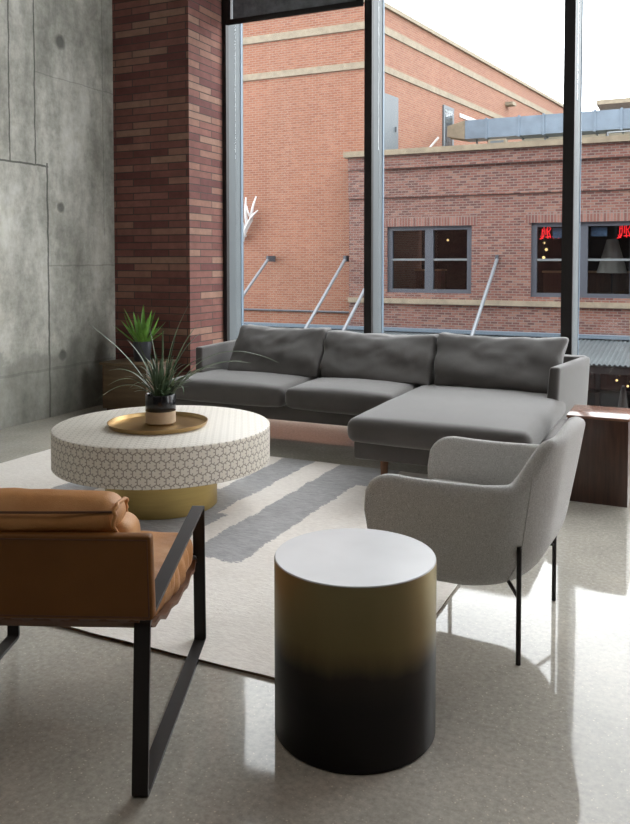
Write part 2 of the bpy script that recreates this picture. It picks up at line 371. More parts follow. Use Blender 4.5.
def hexa(bm, pts, bevel=0, seg=2):
    """eight corners: bottom four then top four, same order as box"""
    vs = [bm.verts.new(p) for p in pts]
    fs = [bm.faces.new([vs[i] for i in q]) for q in ((3, 2, 1, 0), (4, 5, 6, 7), (0, 1, 5, 4), (1, 2, 6, 5), (2, 3, 7, 6), (3, 0, 4, 7))]
    if bevel: bmesh.ops.bevel(bm, geom=list({e for f in fs for e in f.edges}), offset=bevel, segments=seg, affect='EDGES', profile=.5)
    return bm

def tube(bm, pts, r, seg=10, cap=True):
    """round rod along a path; r a number or one per point"""
    pts = [V(p) for p in pts]; n = len(pts); rs = r if hasattr(r, '__len__') else [r] * n
    rings = []; up = None
    for i, p in enumerate(pts):
        t = (pts[min(i + 1, n - 1)] - pts[max(i - 1, 0)]).normalized()
        if up is None: up = t.orthogonal().normalized()
        up = (up - t * up.dot(t)).normalized(); s = t.cross(up)
        rings.append([bm.verts.new(p + (up * math.cos(2 * PI * k / seg) + s * math.sin(2 * PI * k / seg)) * rs[i]) for k in range(seg)])
    for a, b in zip(rings, rings[1:]):
        for k in range(seg): bm.faces.new((a[k], a[(k + 1) % seg], b[(k + 1) % seg], b[k]))
    if cap: bm.faces.new(rings[0][::-1]); bm.faces.new(rings[-1])
    return bm

def lathe(bm, prof, c=(0, 0), seg=96):
    """closed-from-axis profile of (radius, z)"""
    rings = []
    for r, z in prof:
        if r < 1e-5: rings.append([bm.verts.new((c[0], c[1], z))])
        else: rings.append([bm.verts.new((c[0] + r * math.cos(2 * PI * k / seg), c[1] + r * math.sin(2 * PI * k / seg), z)) for k in range(seg)])
    for a, b in zip(rings, rings[1:]):
        if len(a) == 1 and len(b) == 1: continue
        for k in range(seg):
            k2 = (k + 1) % seg
            if len(a) == 1: bm.faces.new((a[0], b[k2], b[k]))
            elif len(b) == 1: bm.faces.new((a[k], a[k2], b[0]))
            else: bm.faces.new((a[k], a[k2], b[k2], b[k]))
    return bm

def cushion(bm, corners, r=.04, n=(22, 14, 6), bulge=(0, 0, .02), wr=0, ws=5, seed=0):
    """rounded soft box warped into eight corners (bottom four, top four); bulge per local axis in metres"""
    c = [V(p) for p in corners]
    sx_ = ((c[1] - c[0]).length + (c[6] - c[7]).length) / 2; sy_ = ((c[3] - c[0]).length + (c[7] - c[4]).length) / 2; sz_ = ((c[4] - c[0]).length + (c[6] - c[2]).length) / 2
    S = (sx_, sy_, sz_)
    def tri(u, v, w):
        lo = (c[0] * (1 - u) + c[1] * u) * (1 - v) + (c[3] * (1 - u) + c[2] * u) * v
        hi = (c[4] * (1 - u) + c[5] * u) * (1 - v) + (c[7] * (1 - u) + c[6] * u) * v
        return lo * (1 - w) + hi * w
    def spaced(k):
        # denser near the ends so the rounding is smooth
        return [.5 - .5 * math.cos(PI * i / k) for i in range(k + 1)]
    def place(u, v, w):
        p = [(u - .5) * S[0], (v - .5) * S[1], (w - .5) * S[2]]
        q = [max(-(S[i] / 2 - r), min(S[i] / 2 - r, p[i])) for i in range(3)]
        d = V([p[i] - q[i] for i in range(3)])
        if d.length > 1e-9: d = d.normalized() * r
        p = [q[i] + d[i] for i in range(3)]
        g = [max(0, 1 - (2 * p[i] / S[i]) ** 2) for i in range(3)]
        for i in range(3):
            j, k = (i + 1) % 3, (i + 2) % 3
            p[i] += bulge[i] * (g[j] * g[k]) ** .6 * (2 * p[i] / S[i])
        P = tri(p[0] / S[0] + .5, p[1] / S[1] + .5, p[2] / S[2] + .5)
        if wr:
            a = noise.noise(P * ws + V((seed, 0, 0))); b2 = noise.noise(P * ws * 2.3 + V((0, seed, 3)))
            P = P + (P - tri(.5, .5, .5)).normalized() * wr * (a + .5 * b2)
        return P
    us, vs, ws_ = spaced(n[0]), spaced(n[1]), spaced(n[2])
    def face(A, Bq, f):
        g = [[bm.verts.new(place(*f(a, b))) for b in Bq] for a in A]
        for i in range(len(A) - 1):
            for j in range(len(Bq) - 1): bm.faces.new((g[i][j], g[i + 1][j], g[i + 1][j + 1], g[i][j + 1]))
    for e in (0, 1):
        face(us, vs, lambda a, b: (a, b, e)); face(us, ws_, lambda a, b: (a, e, b)); face(vs, ws_, lambda a, b: (e, a, b))
    bmesh.ops.remove_doubles(bm, verts=bm.verts[:], dist=.0004)
    return bm

def corners(x0, x1, y0, y1, z0, z1): return [(x0, y0, z0), (x1, y0, z0), (x1, y1, z0), (x0, y1, z0), (x0, y0, z1), (x1, y0, z1), (x1, y1, z1), (x0, y1, z1)]

def holed(bm, x0, x1, z0, z1, y0, y1, holes):
    """wall slab with rectangular openings (hx0,hx1,hz0,hz1)"""
    xs = sorted({x0, x1, *[h[0] for h in holes], *[h[1] for h in holes]}); zs = sorted({z0, z1, *[h[2] for h in holes], *[h[3] for h in holes]})
    for a, b in zip(xs, xs[1:]):
        for c, d in zip(zs, zs[1:]):
            if any(h[0] <= a and b <= h[1] and h[2] <= c and d <= h[3] for h in holes): continue
            box(bm, a, b, y0, y1, c, d)
    return bm

# ------------------------------------------------------------------ the room
YW = 6.80                                     # room face of the window frames
HEAD = 6.25
struct('floor', B(-5.2, 4.2, -3.2, 7.42, -.15, 0), 'floor')
struct('wall_left', B(-5.23, -5.03, -3.2, 6.22, 0, 6.6), 'concrete')
struct('wall_front', B(-5.2, -4.17, 6.22, 7.12, 0, 6.6), 'brick_pier')
b = B(-16, -5.2, 6.9, 7.3, -3.6, 10); box(b, -16, 14, 7.12, 7.4, 6.76, 10); box(b, -16, 14, 7.0, 7.4, -3.6, -.16); box(b, 4.2, 14, 7.0, 7.3, -.1, 10)
struct('trim_2', b, 'brick_pier')
struct('wall_back', B(-5.2, 4.2, -3.4, -3.2, 0, 6.6), 'warm_wall')
b = B(4.0, 4.2, -3.2, 3.6, 0, 6.6); box(b, 4.0, 4.2, 6.3, 7.3, 0, 6.6); box(b, 4.0, 4.2, 3.6, 6.3, 0, .5); box(b, 4.0, 4.2, 3.6, 6.3, 6.0, 6.6)
struct('wall_right', b, 'warm_wall')
w = thing('window_6', None, None, (4.1, 4.5, .5), kind='structure')
for y in (3.6, 4.9, 6.22): obj('mullion', B(4.02, 4.18, y, y + .08, .5, 6.0), 'alu', w)
for z in (.5, 5.92): obj('rail', B(4.03, 4.17, 3.6, 6.3, z, z + .08), 'alu', w)
obj('glass_pane', B(4.10, 4.11, 3.68, 6.22, .58, 5.92), 'glass', w, smooth=False)
struct('ceiling', B(-5.2, 4.2, -3.4, 7.3, 6.6, 6.75), 'warm_wall')
struct('trim_1', B(-4.17, 4.0, 6.84, 7.3, HEAD, 6.6), 'white_paint')

def mullion(win, x0, x1, depth):
    # backlit dark room-side face and skylit grey body, light put into the colours
    ca = obj('mullion_backlit_face', B(x0, x1, YW, YW + .05, 0, HEAD), 'bronze_metal', win)
    b = bmesh.new(); box(b, x0 + .002, x1, YW + .05, YW + depth, 0, HEAD); obj('mullion', b, 'alu', win)
    obj('gasket', B(x0 + .008, x1 + .006, YW + depth - .055, YW + depth - .02, 0, HEAD), 'alu_edge', win)
bays = [(-4.168, -4.126, -2.682, .33), (-2.682, -2.611, -.955, .33), (-.955, -.868, .79, .45), (.79, .87, 2.53, .36), (2.53, 2.61, 3.98, .36)]
for i, (x0, x1, xn, dp) in enumerate(bays):
    w = thing('window_%d' % (i + 1), None, None, (x0, YW, 0), kind='structure')
    mullion(w, x0, x1, dp)
    obj('sill_rail', B(x1, xn, YW + .12, YW + .22, .0, .05), 'alu', w)
    obj('head_rail', B(x1, xn, YW + .12, YW + .22, HEAD - .07, HEAD), 'alu', w)
    obj('transom', B(x1, xn, YW + .13, YW + .20, 4.08, 4.14), 'alu', w)
    obj('glass_pane', B(x1 + .001, xn - .001, YW + .17, YW + .18, .05, HEAD - .07), 'glass', w, smooth=False)

# roller shade hung in the left bay
t = thing('roller_shade', 'charcoal mesh roller shade with a dark bottom bar, hung high in the left window bay', 'roller shade', (-3.4, 6.79, 3.5))
obj('shade_fabric', B(-4.03, -2.72, 6.775, 6.779, 3.66, 4.12), 'shade', t)
obj('hem_bar', B(-4.10, -2.69, 6.765, 6.795, 3.635, 3.685, bevel=.006), 'bronze_metal', t)
obj('cassette', B(-4.12, -2.69, 6.74, 6.80, 4.1, 4.2, bevel=.01), 'bronze_metal', t)
for x in (-4.115, -2.75): obj('side_channel', B(x, x + .06, 6.77, 6.798, 3.64, 4.12), 'bronze_metal', t)

# ------------------------------------------------------------------ outside
struct('ground', B(-60, 40, 7.8, 80, -3.8, -3.6), 'street')

# tall orange-red building with a corner
t = thing('brick_building', 'tall orange-red brick building with two pale stone bands, meeting the sky behind the lower building', 'building', (-10, 20.4, -3.6))
C0 = V((-7.81, 20.4, 0)); ang = math.radians(8); D = V((math.sin(ang), math.cos(ang), 0)); Nn = V((math.cos(ang), -math.sin(ang), 0))
LEN = 20.5
def facet(bm, s0, s1, z0, z1, o0=0, o1=.3):
    """slab on the receding facet: s along it, o outwards offset range (o0 inside)"""
    a = C0 + D * s0; b = C0 + D * s1
    pts = [(a + Nn * o0), (b + Nn * o0), (b + Nn * o1), (a + Nn * o1)]
    q = [V((p.x, p.y, z)) for z in (z0, z1) for p in pts]
    return hexa(bm, q)
b = bmesh.new(); vs = [V((-24, 20.4, 0)), C0, C0 + D * LEN, V((-24, 20.4 + 20, 0))]
lo = [b.verts.new((v.x, v.y, -3.6)) for v in vs]; hi = [b.verts.new((v.x, v.y, 8.3)) for v in vs]
b.faces.new(lo[::-1]); b.faces.new(hi)
for i in range(4): b.faces.new((lo[i], lo[(i + 1) % 4], hi[(i + 1) % 4], hi[i]))
obj('wall', b, 'brick_big', t)
for z0, z1 in ((7.60, 7.80), (6.56, 6.74)):
    b = bmesh.new(); box(b, -24, -7.79, 20.36, 20.4, z0, z1); facet(b, -.04, LEN, z0, z1, 0, .04); obj('stone_band', b, 'stone', t)
b = bmesh.new(); box(b, -24, -7.75, 20.32, 20.6, 8.3, 8.42); facet(b, -.08, LEN, 8.3, 8.42, -.2, .08); obj('coping', b, 'stone', t)
d = obj('door', facet(bmesh.new(), .45, 1.42, 4.0, 5.98, 0, .05), 'door_grey', t)
obj('door_handle', facet(bmesh.new(), 1.22, 1.28, 5.0, 5.14, .05, .1), 'rod', d)
w = obj('window', facet(bmesh.new(), 4.55, 5.35, 4.2, 6.3, 0, .05), 'door_grey', t)
obj('pane', facet(bmesh.new(), 4.66, 5.22, 4.3, 6.18, .05, .06), 'far_glass', w)
b = facet(bmesh.new(), 5.9, 7.3, 6.12, 6.24, 0, .03); obj('small_sign', b, 'ornament', t)
obj('wall_lamp', facet(bmesh.new(), 10.2, 10.6, 7.2, 7.32, 0, .3), 'stone', t)
b = tube(bmesh.new(), [(-24, 20.37, -.02), (-8.4, 20.37, -.03)], .025); obj('conduit', b, 'blue_frame', t)

# white branching ornament on that wall
b = bmesh.new()
def br(p, q, r0, r1, k=6):
    p, q = V(p), V(q); pts = [p.lerp(q, i / k) + V((0, -.06 * math.sin(PI * i / k), .0)) for i in range(k + 1)]
    tube(b, pts, [r0 + (r1 - r0) * i / k for i in range(k + 1)], 8)
br((-11.95, 20.3, 1.95), (-11.62, 20.22, 2.55), .05, .06); br((-11.62, 20.22, 2.55), (-11.42, 20.18, 3.22), .055, .02)
br((-11.75, 20.25, 2.35), (-11.74, 20.15, 3.2), .06, .02); br((-11.62, 20.2, 2.55), (-11.32, 20.1, 2.82), .05, .015); br((-11.9, 20.26, 2.1), (-11.5, 20.1, 2.7), .05, .02)
br((-11.8, 20.25, 2.2), (-11.96, 20.1, 3.0), .05, .02); br((-11.6, 20.2, 2.6), (-11.65, 20.05, 2.95), .04, .015)
br((-11.9, 20.39, 2.1), (-11.8, 20.22, 2.3), .04, .05)
for v in b.verts: v.co.x += .16
tag(obj('branching_ornament', b, 'ornament', loc=(-11.8, 20.3, 1.95)), 'white antler-like branching ornament on the tall brick wall, by the left window frame', 'ornament')

# low brick building across the street
YF = 20.0
t = thing('brick_building', 'low mottled red brick building with slate-blue sash windows and a tan roof coping', 'building', (-3, YF, -3.6))
H1 = (-7.24, -4.99, .55, 2.27); H2 = (-3.53, -1.15, .50, 2.30)
b = bmesh.new(); holed(b, -8.32, 8, -.55, 3.78, YF, YF + .3, [H1, H2]); box(b, -8.32, 8, YF - .09, YF + .3, 3.78, 4.12)
box(b, -8.32, 8, YF - .05, YF, 3.03, 3.10); box(b, -8.32, -7.75, YF - .06, YF, 3.10, 3.78)
box(b, -8.32, -8.02, YF + .3, YF + .385, -3.6, 4.12)
obj('wall', b, 'brick_low', t, smooth=False)
obj('coping', B(-8.42, 8, YF - .18, YF + .35, 4.12, 4.26), 'coping', t)
b = hexa(bmesh.new(), [(-7.75, YF + .3, 3.5), (8, YF + .3, 3.5), (8, YF + 14, 3.5), (-5.75, YF + 14, 3.5), (-7.75, YF + .3, 3.62), (8, YF + .3, 3.62), (8, YF + 14, 3.62), (-5.75, YF + 14, 3.62)]); obj('flat_roof', b, 'cream', t)
obj('sill_band', B(-8.32, 8, YF - .07, YF, .27, .40), 'stone', t)
for h in (H1, H2): obj('soldier_course', B(h[0] - .12, h[1] + .12, YF - .012, YF, h[3] + .0, h[3] + .25), 'brick_soldier', t)
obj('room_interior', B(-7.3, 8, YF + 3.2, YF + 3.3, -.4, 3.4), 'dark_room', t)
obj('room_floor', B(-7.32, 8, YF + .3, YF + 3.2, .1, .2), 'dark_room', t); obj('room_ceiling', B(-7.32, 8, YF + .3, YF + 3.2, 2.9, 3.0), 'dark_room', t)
for h in (H1, H2):
    x0, x1, z0, z1 = h; xm = (x0 + x1) / 2
    if h is H2: xm = -2.33
    fw = .13
    b = bmesh.new(); ya, yb = YF + .06, YF + .18
    box(b, x0, x0 + fw, ya, yb, z0, z1); box(b, x1 - fw, x1, ya, yb, z0, z1); box(b, xm - .11, xm + .11, ya, yb, z0, z1)
    for p, q in ((x0 + fw, xm - .11), (xm + .11, x1 - fw)):
        box(b, p, q, ya, yb, z1 - .10, z1); box(b, p, q, ya, yb, z0, z0 + .10)
    w = obj('window', b, 'blue_frame', t)
    for p, q in ((x0 + fw, xm - .11), (xm + .11, x1 - fw)):
        obj('meeting_rail', B(p, q, ya + .01, yb - .02, (z0 + z1) / 2 - .025, (z0 + z1) / 2 + .03), 'alu', w)
        obj('pane', B(p, q, YF + .12, YF + .125, z0 + .1, z1 - .1), 'far_glass', w, smooth=False)
# storefront under the canopy
b = bmesh.new()
for x in (-7.9, -6.2, -4.5, -2.8, -1.95, -1.0, .2): box(b, x - .05, x + .05, YF + .02, YF + .12, -3.6, -.75)
box(b, -8, 8, YF + .02, YF + .12, -.9, -.7); box(b, -8, 8, YF + .02, YF + .12, -1.75, -1.68); box(b, -8, 8, YF - .02, YF + .12, -3.6, -3.1)
obj('storefront_frame', b, 'bronze_metal', t)
obj('storefront_glass', B(-8, 8, YF + .07, YF + .08, -3.1, -.9), 'far_glass', t, smooth=False)
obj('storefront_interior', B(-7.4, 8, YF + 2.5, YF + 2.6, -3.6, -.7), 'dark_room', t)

# things inside its windows
def neon(x, z, s, label):
    b = bmesh.new(); y = YF + .24
    def st(*p): tube(b, [(x + a * s, y, z + c * s) for a, c in p], .010, 6)
    st((.12, 1), (.15, .5), (.1, .15), (-.05, .05), (-.12, .22)); st((.0, 1), (.25, 1)); st((.12, .62), (.0, .62)); st((.0, .8), (-.02, .3), (.06, .0))
    st((.42, 1), (.40, .5), (.44, .0)); st((.32, 1), (.55, .97), (.64, .8), (.55, .6), (.40, .55)); st((.5, .55), (.62, .25), (.66, .05))
    st((.3, .82), (.28, .3)); st((.25, .12), (.62, .16))
    st((.85, .28), (.82, .12), (.9, .02), (.98, .12), (1.0, .32)); st((1.1, .32), (1.14, .1), (1.24, .05), (1.28, .2), (1.2, .32)); st((-.2, -.02), (0, .02)); st((1.34, .36), (1.3, .0))
    return tag(obj('neon_sign', b, 'neon', loc=(x, y, z)), label, 'neon sign', 'red neon signs in the windows across the street')
neon(-3.30, 1.92, .30, 'red neon script sign in the far window just left of the right window mullion')
neon(-1.52, 1.92, .34, 'red neon script sign cut by the right edge of the view, in the far window')
def poster(x0, x1, z0, z1, label):
    tag(obj('poster', B(x0, x1, YF + .19, YF + .195, z0, z1), 'poster', loc=(x0, YF + .19, z0)), label, 'poster', 'blue posters in the far windows')
poster(-3.05, -2.66, 1.93, 2.17, 'blue poster beside the neon script, behind the right mullion')
poster(-2.16, -1.80, 1.96, 2.18, 'blue poster in the top corner of the rightmost far window')
def bulb(x, y, z, label, r=.035, grp='small warm lights across the street'):
    t_ = thing('hanging_bulb', label, 'light bulb', (x, y, z), grp)
    obj('bulb', lathe(bmesh.new(), [(0, z - r), (r * .8, z - r * .6), (r, z), (r * .7, z + r * .8), (0, z + r)], (x, y), 12), 'bulb', t_)
    obj('cord', tube(bmesh.new(), [(x, y, z + r), (x, y, 2.9 if z > 0 else -.6)], .008, 6), 'black_metal', t_)
bulb(-6.05, YF + 1.6, 1.95, 'warm bulb at the left of the paired sash window, upper right pane')
bulb(-5.25, YF + 1.6, 1.95, 'warm bulb at the right edge of the paired sash window')
bulb(-3.36, YF + .9, 1.83, 'topmost warm bulb under the left red neon sign', .03)
bulb(-3.29, YF + .8, 1.66, 'middle warm bulb hanging under the left red neon sign', .04)
bulb(-3.33, YF + .65, 1.46, 'lowest warm bulb hanging under the left red neon sign', .04)
for x, z, l in ((-1.72, -1.15, 'leftmost warm bulb under the corrugated canopy'), (-1.50, -1.38, 'middle warm bulb under the corrugated canopy'), (-1.26, -1.50, 'rightmost warm bulb under the corrugated canopy')):
    bulb(x, YF - .3, z, l, .026, 'warm bulbs under the canopy')
t = thing('floor_lamp', 'pale cone-shaped lampshade seen through the rightmost far window', 'lamp', (-1.75, YF + 1.0, .2))
obj('lamp_shade', lathe(bmesh.new(), [(0, 1.90), (.13, 1.90), (.36, 1.08), (.34, 1.08), (.1, 1.86), (0, 1.86)], (-1.75, YF + 1.0), 32), 'lamp_cloth', t)
obj('pole', tube(bmesh.new(), [(-1.75, YF + 1, .22), (-1.75, YF + 1, 1.88)], .02), 'black_metal', t)
obj('base', lathe(bmesh.new(), [(0, .2), (.18, .2), (.18, .23), (0, .23)], (-1.75, YF + 1), 24), 'black_metal', t)
def counter(name, x0, x1, z1, lbl, cat):
    t = thing(name, lbl, cat, ((x0 + x1) / 2, YF + 1.9, .2))
    obj('body', B(x0, x1, YF + 1.7, YF + 2.1, .2, z1 - .05), 'walnut', t); obj('top', B(x0 - .03, x1 + .03, YF + 1.66, YF + 2.14, z1 - .05, z1), 'tan_wood', t)
counter('display_cabinet', -7.0, -6.25, 1.15, 'wooden cabinet behind the left pane of the paired sash window', 'cabinet')
counter('bar_counter', -3.5, -1.2, 1.12, 'dark wooden counter inside the far right windows', 'counter')

# corrugated canopy on the low building, hung from rods
t = thing('metal_canopy', 'grey corrugated metal canopy with pale blue flashing, hung on rods over the storefront', 'canopy', (-3, 18.4, -.6))
b = bmesh.new(); n = 0; x = -14.0; z0, z1 = -.47, -.70; y0, y1 = YF - .02, 16.85
prof = []
while x < 7:
    for dx, dz in ((0, 0), (.022, .026), (.052, .026), (.075, 0)): prof.append((x + dx, dz))
    x += .098
top = [[b.verts.new((px, y, z + dz)) for px, dz in prof] for y, z in ((y0, z0), (y1, z1))]
bot = [[b.verts.new((px, y, z + dz - .02)) for px, dz in prof] for y, z in ((y0, z0), (y1, z1))]
for i in range(len(prof) - 1):
    b.faces.new((top[0][i], top[0][i + 1], top[1][i + 1], top[1][i])); b.faces.new((bot[0][i], bot[1][i], bot[1][i + 1], bot[0][i + 1]))
    b.faces.new((top[1][i], top[1][i + 1], bot[1][i + 1], bot[1][i])); b.faces.new((top[0][i], bot[0][i], bot[0][i + 1], top[0][i + 1]))
obj('corrugated_sheet', b, 'corr', t, sharp=20)
obj('flashing', B(-14, 7, YF - .28, YF - .01, -.44, -.36), 'blue_flash', t)
obj('edge_beam', B(-14, 7, 16.9, 17.0, z1 - .18, z1 - .03), 'bronze_metal', t)
for x in (-4.35, -7.43, -8.435, -10.786):
    yt = YF if x > -8.4 else 20.38
    if x < -8.4: yt = 20.0
    r_ = obj('support_rod', tube(bmesh.new(), [(x, yt, 1.42), (x, 16.95, z1 + .03)], .042), 'rod', t)
    obj('rod_bracket', B(x - .035, x + .035, yt - .05, 20.38 if x < -8.4 else YF, 1.36, 1.52), 'blue_frame', r_)

# closed umbrella and planter glimpsed under the canopy
t = thing('patio_umbrella', 'dark closed patio umbrella standing under the far canopy', 'umbrella', (-1.28, 18.6, -3.6))
obj('canopy_cloth', lathe(bmesh.new(), [(0, -1.35), (.05, -1.38), (.12, -1.9), (.26, -2.7), (.2, -2.72), (0, -2.6)], (-1.28, 18.6), 16), 'black_metal', t)
obj('pole', tube(bmesh.new(), [(-1.28, 18.6, -3.6), (-1.28, 18.6, -1.33)], .025), 'rod', t)

# rooftop
t = thing('rooftop_duct', 'long pale blue-grey sheet-metal duct on legs above the low brick roof', 'duct', (-3, 24.3, 3.62))
segs = [-6.2, -5.55, -4.6, -3.9, -3.2, -2.5, -1.8, -1.1, -.3, .6]
for a, c in zip(segs, segs[1:]):
    s_ = obj('duct_section', B(a + .01, c - .01, 23.9, 24.6, 5.03, 5.58), 'galv', t)
    obj('flange', B(c - .03, c + .03, 23.87, 24.63, 5.0, 5.61), 'galv', s_)
b = hexa(bmesh.new(), [(-6.75, 23.95, 5.14), (-6.2, 23.9, 5.03), (-6.2, 24.6, 5.03), (-6.75, 24.5, 5.14), (-6.75, 23.95, 5.46), (-6.2, 23.9, 5.58), (-6.2, 24.6, 5.58), (-6.75, 24.5, 5.46)])
obj('intake_hood', b, 'stone', t)
for x in (-5.9, -5.55, -3.9, -2.2, -.6):
    obj('leg', tube(bmesh.new(), [(x, 24.2, 3.62), (x, 24.2, 5.03)], .03), 'rod', t)
tag(obj('rooftop_parapet', B(-4.75, 4, 25.2, 25.5, 3.62, 5.12), 'cream', loc=(-2, 25.2, 3.62)), 'low cream rendered wall on the roof behind the duct', 'wall')
t = thing('roof_vent', 'small grey vent box in front of the cream roof wall', 'vent', (-5.2, 23.4, 3.62))
obj('housing', B(-5.35, -4.85, 23.3, 23.6, 3.62, 4.88), 'stone', t); obj('louvre', B(-5.29, -4.91, 23.28, 23.3, 4.5, 4.83), 'door_grey', t)
b = tube(bmesh.new(), [(-6.62, 21.5, 3.62), (-6.62, 21.5, 4.42), (-6.3, 21.5, 4.75)], .03); tag(obj('roof_pipe', b, 'ornament', loc=(-6.62, 21.5, 3.62)), 'short bent white pipe sticking up over the roof coping', 'pipe')
b = bmesh.new(); y = 22.8
for z in (4.55, 4.78): tube(b, [(-2.05, y, z), (.6, y, z)], .025)
for x in (-2.05, -1.2, -.3): tube(b, [(x, y, 3.62), (x, y, 4.8)], .025)
tag(obj('pipe_rail', b, 'rod', loc=(-1, y, 3.62)), 'low galvanised pipe rail on the roof at the right edge', 'railing')
t = thing('distant_building', 'distant building with a blue-grey roof and orange eaves behind the duct, at the right edge', 'building', (2, 40, -3.6))
obj('roof', hexa(bmesh.new(), [(-2.7, 38, 8.5), (8, 38, 8.5), (8, 44, 8.5), (-2.7, 44, 8.5), (-2.3, 39, 8.85), (8, 39, 8.85), (8, 43, 8.85), (-2.3, 43, 8.85)]), 'galv', t)
obj('eaves', B(-3.9, 8, 37.8, 44, 8.3, 8.5), 'stone', t); obj('wall', B(-1.2, 8, 38.2, 44, -3.6, 8.3), 'brick_big', t)

# ------------------------------------------------------------------ rug
RX0, RX1, RY0, RY1 = -4.14, -.855, 2.25, 4.86
t = thing('area_rug', 'large cream wool rug with broad irregular grey bands under the drum coffee table', 'rug', ((RX0 + RX1) / 2, (RY0 + RY1) / 2, 0))
b = bmesh.new(); nx, ny = 60, 48
g = [[b.verts.new((RX0 + (RX1 - RX0) * i / nx + .006 * noise.noise(V((j * .3, i * 3., 1))), RY0 + (RY1 - RY0) * j / ny + .008 * noise.noise(V((i * .35, j * 3., 5))), .011 + .0012 * noise.noise(V((i * .5, j * .5, 0))))) for j in range(ny + 1)] for i in range(nx + 1)]
for i in range(nx):
    for j in range(ny): b.faces.new((g[i][j], g[i + 1][j], g[i + 1][j + 1], g[i][j + 1]))
o = obj('pile', b, 'rug', t)
b = B(RX0 + .004, RX1 - .004, RY0 + .004, RY1 - .004, 0.0005, .009); obj('binding', b, 'rug_edge', t)

# ------------------------------------------------------------------ sofa
t = thing('sectional_sofa', 'charcoal grey sectional sofa with a chaise on the right, below the window', 'sofa', (-2.2, 5.6, 0))
b = bmesh.new(); box(b, -3.62, -1.79, 5.16, 6.15, .20, .305, bevel=.012); box(b, -1.77, -.76, 4.33, 6.2, .20, .305, bevel=.012); obj('base', b, 'sofa', t)
obj('seat_cushion', cushion(bmesh.new(), corners(-3.66, -2.635, 5.09, 5.80, .305, .445), .05, (26, 18, 8), (.0, .012, .035), .004, 5, 1), 'sofa', t)
obj('seat_cushion', cushion(bmesh.new(), corners(-2.625, -1.80, 5.09, 5.80, .305, .445), .05, (26, 18, 8), (.0, .012, .035), .004, 5, 2), 'sofa', t)
obj('chaise_cushion', cushion(bmesh.new(), corners(-1.80, -.745, 4.27, 5.80, .305, .445), .055, (26, 34, 8), (.0, .012, .03), .004, 4, 3), 'sofa', t)
obj('back_frame', B(-3.66, -.68, 6.12, 6.24, .2, .66, bevel=.02), 'sofa', t)
# arms: slim, front edge drawn back, right one flaring out
def arm(xi0, xo0, xi1, xo1, y0, y1, zt0, zt1, lean):
    pts = [(xi0, y0, .30), (xo0, y0, .30), (xo1, y1, .30), (xi1, y1, .30), (xi0 + lean[0], y0 + .035, zt0), (xo0 + lean[1], y0 + .035, zt0), (xo1 + lean[1], y1, zt1), (xi1 + lean[0], y1, zt1)]
    return hexa(bmesh.new(), pts, .014, 3)
obj('arm', arm(-3.59, -3.525, -3.635, -3.57, 5.42, 6.2, .665, .665, (-.02, -.02)), 'sofa', t)
b = cushion(bmesh.new(), [(-.855, 5.40, .30), (-.78, 5.40, .30), (-.68, 6.22, .21), (-.76, 6.22, .21), (-.83, 5.42, .66), (-.765, 5.42, .66), (-.655, 6.2, .655), (-.72, 6.2, .655)], .02, (8, 24, 14), (.008, 0, 0))
obj('arm', b, 'sofa', t)
backs = [(-3.42, -2.60, -3.45, -2.655, .825), (-2.585, -1.70, -2.655, -1.745, .805), (-1.675, -.845, -1.73, -.775, .82)]
for i, (a, c, a2, c2, zt) in enumerate(backs):
    # leaning loose cushion: thick at the foot, pinched at the top
    pts = [(a, 5.60, .445), (c, 5.60, .445), (c, 5.86, .445), (a, 5.86, .445), (a2, 5.90, zt), (c2, 5.90, zt), (c2, 6.04, zt - .01), (a2, 6.04, zt - .01)]
    b = cushion(bmesh.new(), pts, .035, (48, 12, 30), (.004, .06, -.012), .020, 6.5, 11 + i * 7)
    for v in b.verts:        # sagging top edge and crease
        u = (v.co.x - a) / (c - a); h = max(0, (v.co.z - .6) / .2)
        v.co.z -= .014 * h * math.sin(PI * min(1, max(0, u))) ; v.co.y += .012 * math.sin(26 * v.co.z + 4 * v.co.x + i) * max(0, 1 - h)
    obj('back_cushion', b, 'sofa', t)
for x, y in ((-1.63, 4.47), (-.825, 4.46), (-3.5, 5.3), (-3.5, 6.05), (-.86, 6.05), (-1.9, 6.05)):
    obj('leg', tube(bmesh.new(), [(x, y, .0125 if x < -.86 and y < 4.8 else 0), (x, y, .205)], [.018, .026], 14), 'leg_wood', t)

# ------------------------------------------------------------------ walnut cube table
t = thing('end_table', 'dark walnut block end table between the sofa arm and the right edge of the view', 'side table', (-.45, 4.88, 0))
obj('body', B(-.615, -.293, 4.69, 5.04, .0, .475, bevel=.002), 'walnut', t)
obj('top', B(-.62, -.29, 4.685, 5.045, .475, .49, bevel=.002), 'walnut_top', t)

# ------------------------------------------------------------------ drum coffee table
CT = (-2.660, 3.691)
t = thing('coffee_table', 'round drum coffee table in pale bone inlay on a brass pedestal', 'coffee table', (CT[0], CT[1], .012))
R = .597
obj('drum', lathe(bmesh.new(), [(0, .240), (R - .004, .240), (R, .244), (R, .439), (R - .004, .443)], CT, 128), 'inlay', t, uv='cyl')
obj('tabletop', lathe(bmesh.new(), [(R - .004, .443), (R - .007, .445), (0, .445)], CT, 128), 'inlay_top', t)
obj('pedestal', lathe(bmesh.new(), [(0, .012), (.304, .012), (.306, .014), (.306, .240), (0, .240)], (CT[0] + .014, CT[1] - .034), 96), 'brass', t)

tc_ = (-2.661, 3.648)
obj_tray = lathe(bmesh.new(), [(0, .4455), (.254, .4455), (.262, .448), (.271, .472), (.275, .472), (.274, .469), (.266, .4525), (.252, .450), (0, .450)], tc_, 96)
tag(obj('serving_tray', obj_tray, 'tray', loc=(tc_[0], tc_[1], .4455)), 'round brass tray with a low rim on the drum coffee table', 'tray')

